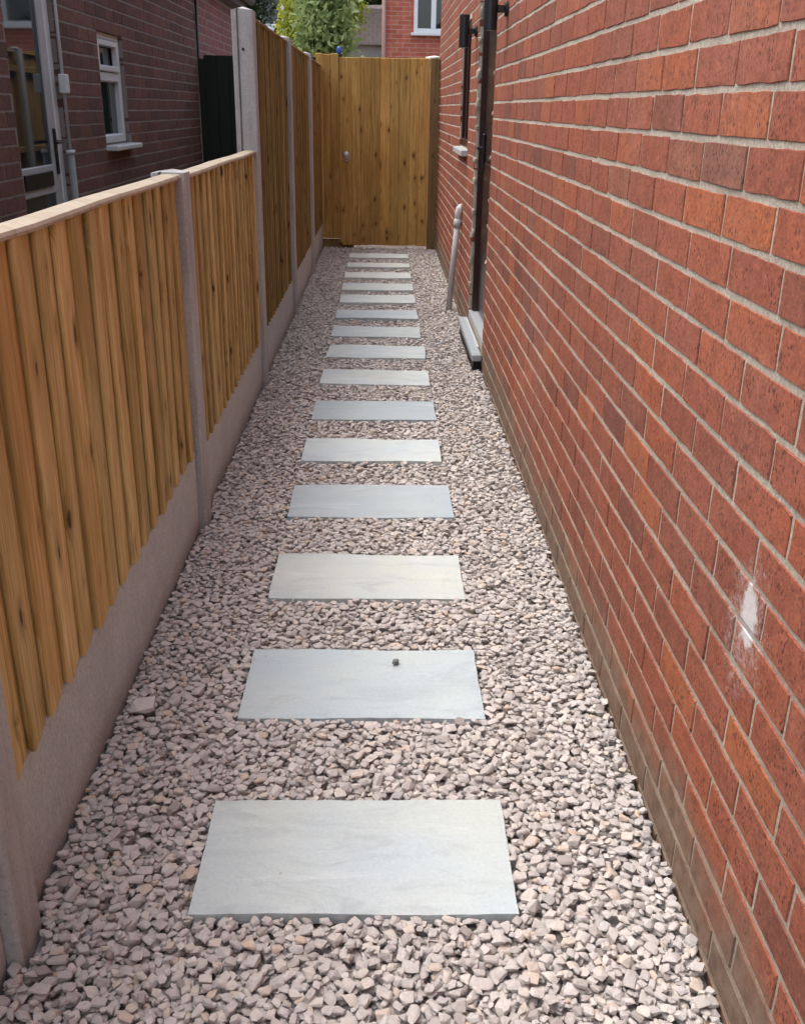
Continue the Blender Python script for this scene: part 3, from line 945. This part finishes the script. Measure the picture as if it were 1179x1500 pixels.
for i, (x0, x1, y0, y1, a) in enumerate(SLABS):
    o = obj('paving_slab', slab_mesh(x1 - x0, y1 - y0, 500 + i), SLAB, None, ((x0 + x1) / 2, (y0 + y1) / 2, SL_TOP + random.uniform(-.001, .0015)))
    o.rotation_euler = (random.gauss(0, .003), random.gauss(0, .003), rad(a))
    for p in o.data.polygons: p.use_smooth = True
    o.data.set_sharp_from_angle(angle=rad(32))
    o.color = (*[q * k_ for q, k_ in zip(SCOL[i], (1.05, 1.05, 1.02))], 1)
    k = len(SLABS) - i
    tag(o, f'{TONE[i]} sandstone slab in the gravel path, {ORD[k - 1]} from the gate', 'paving slab', 'sandstone stepping slabs')

# ------------------------------------------------------------------ gravel
def stone_protos(n, npts, seed, rnd_):
    rr = np.random.default_rng(seed)
    res = []
    for _ in range(n):
        d = rr.normal(size=(npts, 3)); d /= np.linalg.norm(d, axis=1)[:, None]
        e = rnd_
        p = np.sign(d) * np.abs(d) ** e
        p *= rr.uniform(.84, 1.06, (npts, 1))
        p[:, 0] += .18 * rr.normal() * p[:, 1]
        bm = bmesh.new()
        for q in p: bm.verts.new(q)
        h = bmesh.ops.convex_hull(bm, input=bm.verts)
        junk = [v for v in bm.verts if not v.link_faces]
        for v in junk: bm.verts.remove(v)
        bmesh.ops.recalc_face_normals(bm, faces=bm.faces)
        v, f = arrays(bm)
        ext = np.abs(v).max(axis=0)
        res.append((v / ext, f))
    return res
FINE = stone_protos(26, 21, 5, .66)
COARSE = stone_protos(18, 13, 6, .68)

def lay_gravel():
    r = np.random.default_rng(21)
    cell = .003
    X0, X1, Y0, Y1 = -.632, .572, .55, 10.72
    nx, ny = int((X1 - X0) / cell), int((Y1 - Y0) / cell)
    base = -.036
    H = np.full((nx, ny), base, np.float32)
    blocked = np.zeros((nx, ny), bool)
    gx = X0 + (np.arange(nx) + .5) * cell; gy = Y0 + (np.arange(ny) + .5) * cell
    def block(x0, x1, y0, y1):
        blocked[np.ix_((gx > x0) & (gx < x1), (gy > y0) & (gy < y1))] = True
    for (x0, x1, y0, y1, a) in SLABS: block(x0 + .001, x1 - .001, y0 + .001, y1 - .001)
    for y in PY: block(-1, -.597, y - .002, y + PW + .002)
    block(-1, FX + .001, -1, 20); block(W - .001, 2, -1, 20)
    block(W - .05, 2, 5.40, 6.48)
    block(.472, .512, 7.2, 7.24)
    block(-.59, -.54, 1.98, 2.02)
    # ready-made footprints
    feet = []
    for k in range(72):
        a = float(np.clip(r.lognormal(math.log(.0099), .29), .0052, .0205))
        b = a * r.uniform(.50, .90); c = a * r.uniform(.32, .50)
        yaw = r.uniform(0, math.pi)
        n = int(math.ceil(a / cell))
        ii, jj = np.mgrid[-n:n + 1, -n:n + 1]
        u = ii * cell * math.cos(yaw) + jj * cell * math.sin(yaw); v = -ii * cell * math.sin(yaw) + jj * cell * math.cos(yaw)
        q = (u / a) ** 2 + (v / b) ** 2
        m = q < 1
        feet.append((a, b, c, yaw, ii[m], jj[m], (c * np.sqrt(1 - q[m])).astype(np.float32)))
    zones = [(.55, 3.6, 12800), (3.6, 6.4, 9200), (6.4, 10.72, 6600)]
    out = []
    for za, zb, dens in zones:
        N = int((zb - za) * 1.19 * dens * .78)
        for s in range(N):
            a, b, c, yaw, ii, jj, dome = feet[r.integers(len(feet))]
            best = None
            for t in range(5):
                ci = int(r.integers(3, nx - 3)); cj = int(((za - Y0) + r.random() * (zb - za)) / cell)
                I = ci + ii; J = cj + jj
                if I.min() < 0 or J.min() < 0 or I.max() >= nx or J.max() >= ny: continue
                if blocked[I, J].any(): continue
                z = float((H[I, J] + dome * .46).max())
                if best is None or z < best[0]: best = (z, ci, cj, I, J)
            if best is None: continue
            z, ci, cj, I, J = best
            if z + c > .010: continue
            H[I, J] = np.maximum(H[I, J], z + dome)
            out.append((X0 + (ci + .5) * cell + r.uniform(-.001, .001), Y0 + (cj + .5) * cell + r.uniform(-.001, .001), z, a, b, c, yaw))
    free = ~blocked
    print('gravel stones', len(out), 'mean top', H[free].mean(), np.percentile(H[free], [10, 50, 90]))
    V, F, Q = [], [], []
    nv = 0
    for (x, y, z, a, b, c, yaw) in out:
        v, f = (FINE if y < 3.4 else COARSE)[int(r.integers(18))]
        t1, t2 = r.normal(0, .16, 2)
        m = np.array((Matrix.Rotation(yaw, 3, 'Z') @ Matrix.Rotation(t1, 3, 'X') @ Matrix.Rotation(t2, 3, 'Y')))
        V.append((v * (a * 1.04, b * 1.06, c * 1.08)) @ m.T + (x, y, z)); F.append(f + nv); nv += len(v)
        Q.append(np.full(len(v), r.random()))
    me = tri_mesh('gravel', np.concatenate(V), np.concatenate(F), np.concatenate(Q))
    me.materials.append(STONE)
    o = bpy.data.objects.new('gravel', me)
    tag(link(o), 'pinkish grey angular gravel chippings filling the path', 'gravel', kind='stuff')
lay_gravel()
bed = box(-.66, W + .003, .2, 10.75, -.044, -.031)
tag(obj('gravel_bed', bed, BED), kind='structure')

def loose(name, label, loc, dims, rot, seed, mat, npts=22):
    v, f = stone_protos(1, npts, seed, .7)[0]
    me = tri_mesh(name, v * dims, f)
    me.materials.append(mat)
    o = bpy.data.objects.new(name, me)
    o.location, o.rotation_euler = loc, rot
    return tag(link(o), label, 'stone')
loose('loose_stone', 'large flat pale stone lying on the gravel beside the fence foot', (-.565, 2.0, .016), (.034, .026, .009), (.10, -.08, .35), 91, plain('pale_loose_stone', (0.66, 0.60, 0.565), .9, .2, .12, 0, 150))
loose('pebble', 'small dark grey pebble lying on the veined slab', (.043, 2.213, .0125), (.0115, .0085, .006), (0, 0, .4), 92, plain('grey_pebble', (0.20, 0.20, 0.18), .9, .2, .3, 0, 200))

# ------------------------------------------------------------------ neighbour's house beyond the low fence
NX = -1.80
NDOOR = (5.20, 5.99, 0.05, 2.12)
NWIN = (6.84, 7.50, 1.10, 1.80)
NH = [NDOOR, NWIN]
nh = thing('brick_house', 'dark purple brick house behind the fence with a white glazed door', 'house', (-3.5, 7, -0.045))
nwall = core(nh, NX - .26, NX - .0026, 2.0, 10.40, -.1, 2.42, NH, MORTAR_GREY)
nwall.location = -nh.location
brickwork(nwall, NX, -1, 2.0, 10.40, -.05, 2.42, NH, PURPLE, lambda k, rr: (0.0 if k % 2 else .1125) + rr.uniform(-.03, .03), 23, 290)
nwall2 = core(nh, NX - .26, NX - .0026, 10.42, 13.2, -.1, 2.42, [], MORTAR_GREY)
nwall2.location = -nh.location
brickwork(nwall2, NX, -1, 10.43, 13.2, 1.5, 2.42, [], PINK, lambda k, rr: (0.0 if k % 2 else .1125) + rr.uniform(-.03, .03), 29, 90)
part('back_wall', box(NX - 5, NX - .262, 2.0, 13.2, -.1, 2.40), PURPLE, nh)
part('fascia', box(NX - .1, NX + .14, 1.8, 13.35, 2.422, 2.56, .004), FASCIA, nh)
gt = bmesh.new()
tube([(NX + .19, 1.8, 2.545), (NX + .19, 13.35, 2.53)], .052, 12, gt)
part('gutter', gt, FASCIA, nh)
rf = bmesh.new()
for i in range(10):
    x0, x1 = NX + .16 - i * .28, NX + .16 - (i + 1) * .28
    z0, z1 = 2.58 + i * .14, 2.58 + (i + 1) * .14
    q = [rf.verts.new(p) for p in ((x0, 1.7, z0 + .012), (x0, 13.4, z0 + .012), (x1, 13.4, z1), (x1, 1.7, z1))]
    rf.faces.new(q)
part('roof', rf, TILE_GREY, nh)
# joint between the two brickworks: a dark pipe
part('downpipe', tube([(NX + .02, 10.41, 2.40), (NX + .02, 10.41, 1.2), (NX + .02, 10.41, -.05)], .013, 10), BLACK, nh, True)
# door: its near jamb is masked by the brickwork
a, b, c, d = NDOOR
a -= .10
dx = NX - .04
ndoor = part('door', box(dx - .05, dx - .012, a + .06, b - .06, .10, 2.05), UPVC, nh)
nf = bmesh.new()
for (q0, q1, r0, r1) in ((a + .002, a + .062, c + .002, d - .002), (b - .075, b - .002, c + .002, d - .002), (a + .064, b - .077, d - .065, d - .002)):
    box(dx - .06, dx + .012, q0, q1, r0, r1, .005, nf)
part('door_frame', nf, UPVC, ndoor)
nf = bmesh.new()
for (q0, q1, r0, r1) in ((a + .066, a + .145, .12, 2.04), (b - .165, b - .08, .12, 2.04), (a + .147, b - .167, .885, 1.035), (a + .147, b - .167, 1.95, 2.04), (a + .147, b - .167, .12, .25)):
    box(dx - .012, dx + .006, q0, q1, r0, r1, .005, nf)
part('door_stile', nf, UPVC_GREY, ndoor)
part('pane', box(dx - .012, dx - .006, a + .147, b - .167, 1.037, 1.948), GLASS, ndoor)
part('pane', box(dx - .012, dx - .006, a + .147, b - .167, .252, .903), FROST, ndoor)
part('letter_plate', box(dx + .004, dx + .018, a + .20, b - .235, .925, 1.005, .003), BLACK_PL, ndoor)
hb = bmesh.new()
box(dx + .005, dx + .016, b - .140, b - .105, .98, 1.22, .004, hb)
tube([(dx + .012, b - .122, 1.15), (dx + .045, b - .122, 1.15), (dx + .05, b - .16, 1.15), (dx + .05, b - .23, 1.148)], .009, 10, hb)
part('handle', hb, BLACK_PL, ndoor)
part('downpipe', tube([(NX + .024, b - .035, 1.10), (NX + .024, b - .035, .6), (NX + .024, b - .035, -.05)], .020, 16), PIPE_DULL, nh, True)
part('pipe_clip', tube([(NX + .024, b - .035, 1.085), (NX + .024, b - .035, 1.105)], .026, 16), UPVC, nh, True)
part('downpipe', tube([(NX + .018, b - .012, 2.4), (NX + .018, b - .012, 1.10)], .009, 10), UPVC_GREY, nh, True)
part('junction_box', box(NX + .001, NX + .045, b - .045, b + .015, 1.40, 1.50, .006), UPVC, nh)
# window
a, b, c, d = NWIN
nwin = part('window', box(NX - .075, NX - .068, a + .05, b - .05, c + .05, d - .05), GLASS, nh)
nf = bmesh.new()
for (q0, q1, r0, r1) in ((a + .002, a + .06, c + .002, d - .002), (b - .06, b - .002, c + .002, d - .002), (a + .062, b - .062, c + .002, c + .06), (a + .062, b - .062, d - .06, d - .002), (a + .062, b - .062, 1.485, 1.545)):
    box(NX - .095, NX - .03, q0, q1, r0, r1, .008, nf)
part('window_frame', nf, UPVC, nwin)
nf = bmesh.new()
for (q0, q1, r0, r1) in ((a + .064, a + .105, 1.548, d - .064), (b - .105, b - .064, 1.548, d - .064), (a + .107, b - .107, 1.548, 1.585), (a + .107, b - .107, d - .1, d - .064)):
    box(NX - .060, NX - .018, q0, q1, r0, r1, .006, nf)
part('top_light', nf, UPVC, nwin)
part('window_sill', box(NX - .06, NX + .075, a - .01, b + .03, c - .035, c - .002, .006), UPVC, nwin)
# dark green gate across the neighbour's passage
gg = thing('gate', 'dark green boarded gate beside the purple brick house', 'gate', (-1.26, 10.42, -.045))
gx = NX + .065
i = 0
while gx < -.74:
    part('board', box(gx + .0003, gx + .1197, 10.41, 10.435, .0, 1.80, .003), GREEN_BOARD, gg)
    gx += .12
part('post', box(NX + .012, NX + .062, 10.385, 10.445, -.05, 1.768, .003), GREEN_BOARD, gg)
part('rail', box(NX + .064, -.74, 10.437, 10.47, 1.4, 1.5), GREEN_BOARD, gg)

# ------------------------------------------------------------------ beyond the gate
def far_window(parent, X0, X1, y, z0, z1, bars):
    w = part('window', box(X0 + .05, X1 - .05, y - .012, y + .02, z0 + .05, z1 - .05), GLASS, parent)
    f = bmesh.new()
    for (p0, p1, r0, r1) in ((X0, X0 + .07, z0, z1), (X1 - .07, X1, z0, z1), (X0 + .071, X1 - .071, z0, z0 + .07), (X0 + .071, X1 - .071, z1 - .07, z1)):
        box(p0, p1, y - .045, y + .03, r0, r1, .006, f)
    for b_ in bars:
        box(b_ - .045, b_ + .045, y - .043, y + .028, z0 + .071, z1 - .071, .006, f)
    part('window_frame', f, UPVC, w)
    part('window_sill', box(X0 - .05, X1 + .05, y - .11, y + .02, z0 - .05, z0 - .002, .006), UPVC, w)
    return w
def gable(parent, X0, X1, y0, y1, ze, zr, mat, axis='X'):
    """pitched roof built of courses"""
    bm = bmesh.new()
    n = 16
    ym = (y0 + y1) / 2
    for sgn in (-1, 1):
        ya = y0 - .3 if sgn < 0 else y1 + .3
        for i in range(n):
            t0, t1 = i / n, (i + 1) / n
            q = [(X0 - .2, ya + (ym - ya) * t0, ze + (zr - ze) * t0 + .03), (X1 + .2, ya + (ym - ya) * t0, ze + (zr - ze) * t0 + .03), (X1 + .2, ya + (ym - ya) * t1, ze + (zr - ze) * t1), (X0 - .2, ya + (ym - ya) * t1, ze + (zr - ze) * t1)]
            vs = [bm.verts.new(p) for p in q]
            bm.faces.new(vs)
            f0 = [bm.verts.new(p) for p in (q[0], q[1], (q[1][0], q[1][1], q[1][2] - .03), (q[0][0], q[0][1], q[0][2] - .03))]
            bm.faces.new(f0)
    part('roof', bm, mat, parent)
rh = thing('brick_house', 'bright red brick house with white window beyond the gate', 'house', (3.0, 22.5, -.045))
part('wall', box(0.02, 7.5, 20.0, 26, -.05, 5.2), FAR_RED, rh)
far_window(rh, .55, 1.75, 19.99, 2.65, 3.75, [.91])
for X0 in (2.6, 4.6):
    far_window(rh, X0, X0 + 1.2, 19.99, 2.65, 3.75, [X0 + .6])
    far_window(rh, X0, X0 + 1.2, 19.99, .7, 1.9, [X0 + .6])
part('downpipe', tube([(.0, 19.95, 5.1), (.0, 19.95, -.05)], .036, 12), plain('dusty_pink_pipe', (.42, .25, .21), .7, .3), rh, True)
gable(rh, 0.02, 7.5, 20, 26, 5.2, 7.6, TILE_GREY)
lh = thing('brick_house', 'tan brick house with white window behind the yellow-green shrub', 'house', (-4.0, 22, -.045))
part('wall', box(-8.0, -1.40, 20.3, 26, -.05, 5.2), FAR_TAN, lh)
far_window(lh, -2.75, -1.84, 20.29, 2.70, 3.8, [-2.3])
far_window(lh, -4.85, -3.7, 20.29, 2.70, 3.8, [-4.3])
gable(lh, -8.0, -1.4, 20.3, 26, 5.2, 7.6, TILE_GREY)
gar = thing('garage', 'low pale garage with grey tiled roof between the two houses', 'garage', (-.7, 24, -.045))
part('wall', box(-1.38, .0, 22.0, 25, -.05, 2.55), RENDER_W, gar)
part('door', box(-1.1, -.12, 21.97, 22.0, -.04, 2.25, .004), UPVC, gar)
tr = bmesh.new()
for i in range(9):
    for k in range(9):
        xa = -1.45 + k * .165 + (.08 if i % 2 else 0)
        z0, y0_ = 2.57 + i * .085, 21.85 + i * .16
        box(xa + .003, xa + .160, y0_, y0_ + .19, z0 - .03, z0 + .052, 0, tr)
me_ = part('roof', box(-1.42, .0, 21.95, 24.8, 2.552, 2.565), TILE_GREY, gar)
t_ = part('tiles', tr, TILE_PALE, me_)
# sloping deck below the tiles
dk = bmesh.new()
q = [dk.verts.new(p) for p in ((-1.45, 21.9, 2.56), (.0, 21.9, 2.56), (.0, 23.5, 3.40), (-1.45, 23.5, 3.40))]
dk.faces.new(q)
part('roof_deck', dk, TILE_PALE, gar)

def tree(name, label, cat, base, trunk_h, crown, radii, n, leaf, mat, seed, clumps=40, group=None):
    r = np.random.default_rng(seed)
    t = thing(name, label, cat, base, group)
    bx, by, bz = base
    cc = np.array(crown)
    bm = bmesh.new()
    tube([base, (bx + .03, by, bz + trunk_h * .5), (cc[0], cc[1], cc[2] - radii[2] * .2), (cc[0], cc[1], cc[2] + radii[2] * .5)], [.06, .05, .035, .01], 8, bm)
    cen = []
    for k in range(clumps):
        d = r.normal(size=3); d /= np.linalg.norm(d)
        p = cc + d * np.array(radii) * r.uniform(.45, .95)
        cen.append(p)
        if k % 2 == 0:
            st_ = Vector((cc[0], cc[1], max(cc[2] - radii[2] * r.uniform(.1, .8), bz + .2)))
            mid_ = st_.lerp(Vector(p), .5) + Vector((0, 0, .05))
            tube([st_, mid_, Vector(p)], [.02, .012, .004], 5, bm)
    part('trunk', bm, BARK, t)
    cen = np.array(cen)
    which = r.integers(0, clumps, n)
    spread = np.array(radii) * .24
    P = cen[which] + r.normal(size=(n, 3)) * spread
    u = r.normal(size=(n, 3)); u /= np.linalg.norm(u, axis=1)[:, None]
    w = r.normal(size=(n, 3)); w -= (w * u).sum(1)[:, None] * u; w /= np.linalg.norm(w, axis=1)[:, None]
    s = leaf * r.uniform(.6, 1.3, (n, 1))
    V = np.stack([P - u * s, P + w * s * .42 + np.cross(u, w) * s * .1, P + u * s, P - w * s * .42], axis=1).reshape(-1, 3)
    i4 = np.arange(n)[:, None] * 4
    F = np.concatenate([i4 + (0, 1, 2), i4 + (0, 2, 3)])
    rn = np.clip(r.random(clumps)[which] * .6 + r.random(n) * .4, 0, .999)
    me = tri_mesh('crown', V - np.array(base), F, np.repeat(rn, 4))
    me.materials.append(mat)
    link(bpy.data.objects.new('crown', me), t)
    return t
tree('shrub', 'bushy sage green shrub rising above the gate', 'shrub', (-.74, 14.2, -.045), 1.6, (-.74, 14.2, 2.42), (.36, .36, .72), 5200, .056, LEAF_BUSH, 41, 70)
tree('shrub', 'yellow-green sunlit shrub in front of the tan brick house', 'shrub', (-1.15, 16.4, -.045), 1.6, (-1.32, 16.4, 2.30), (.28, .30, 0.70), 2600, .055, LEAF_YEL, 42, 40)
tree('conifer', 'dark green conifer behind the tall concrete post', 'tree', (-1.95, 14.6, -.045), 2.0, (-1.90, 14.6, 3.0), (.42, .5, .75), 8000, .036, LEAF_DARK, 43, 60)
tree('evergreen_tree', 'dark evergreen tree behind the garage roof', 'tree', (-.2, 28.0, -.045), 2.6, (-.3, 28, 4.3), (1.1, 1.0, 1.2), 9000, .075, LEAF_DARK, 44, 60)
tree('shrub', 'pale green loose shrub between the sage shrub and garage', 'shrub', (-.62, 17.5, -.045), 2.2, (-.62, 17.5, 3.0), (.35, .3, .5), 2200, .045, LEAF_YEL, 45, 30)
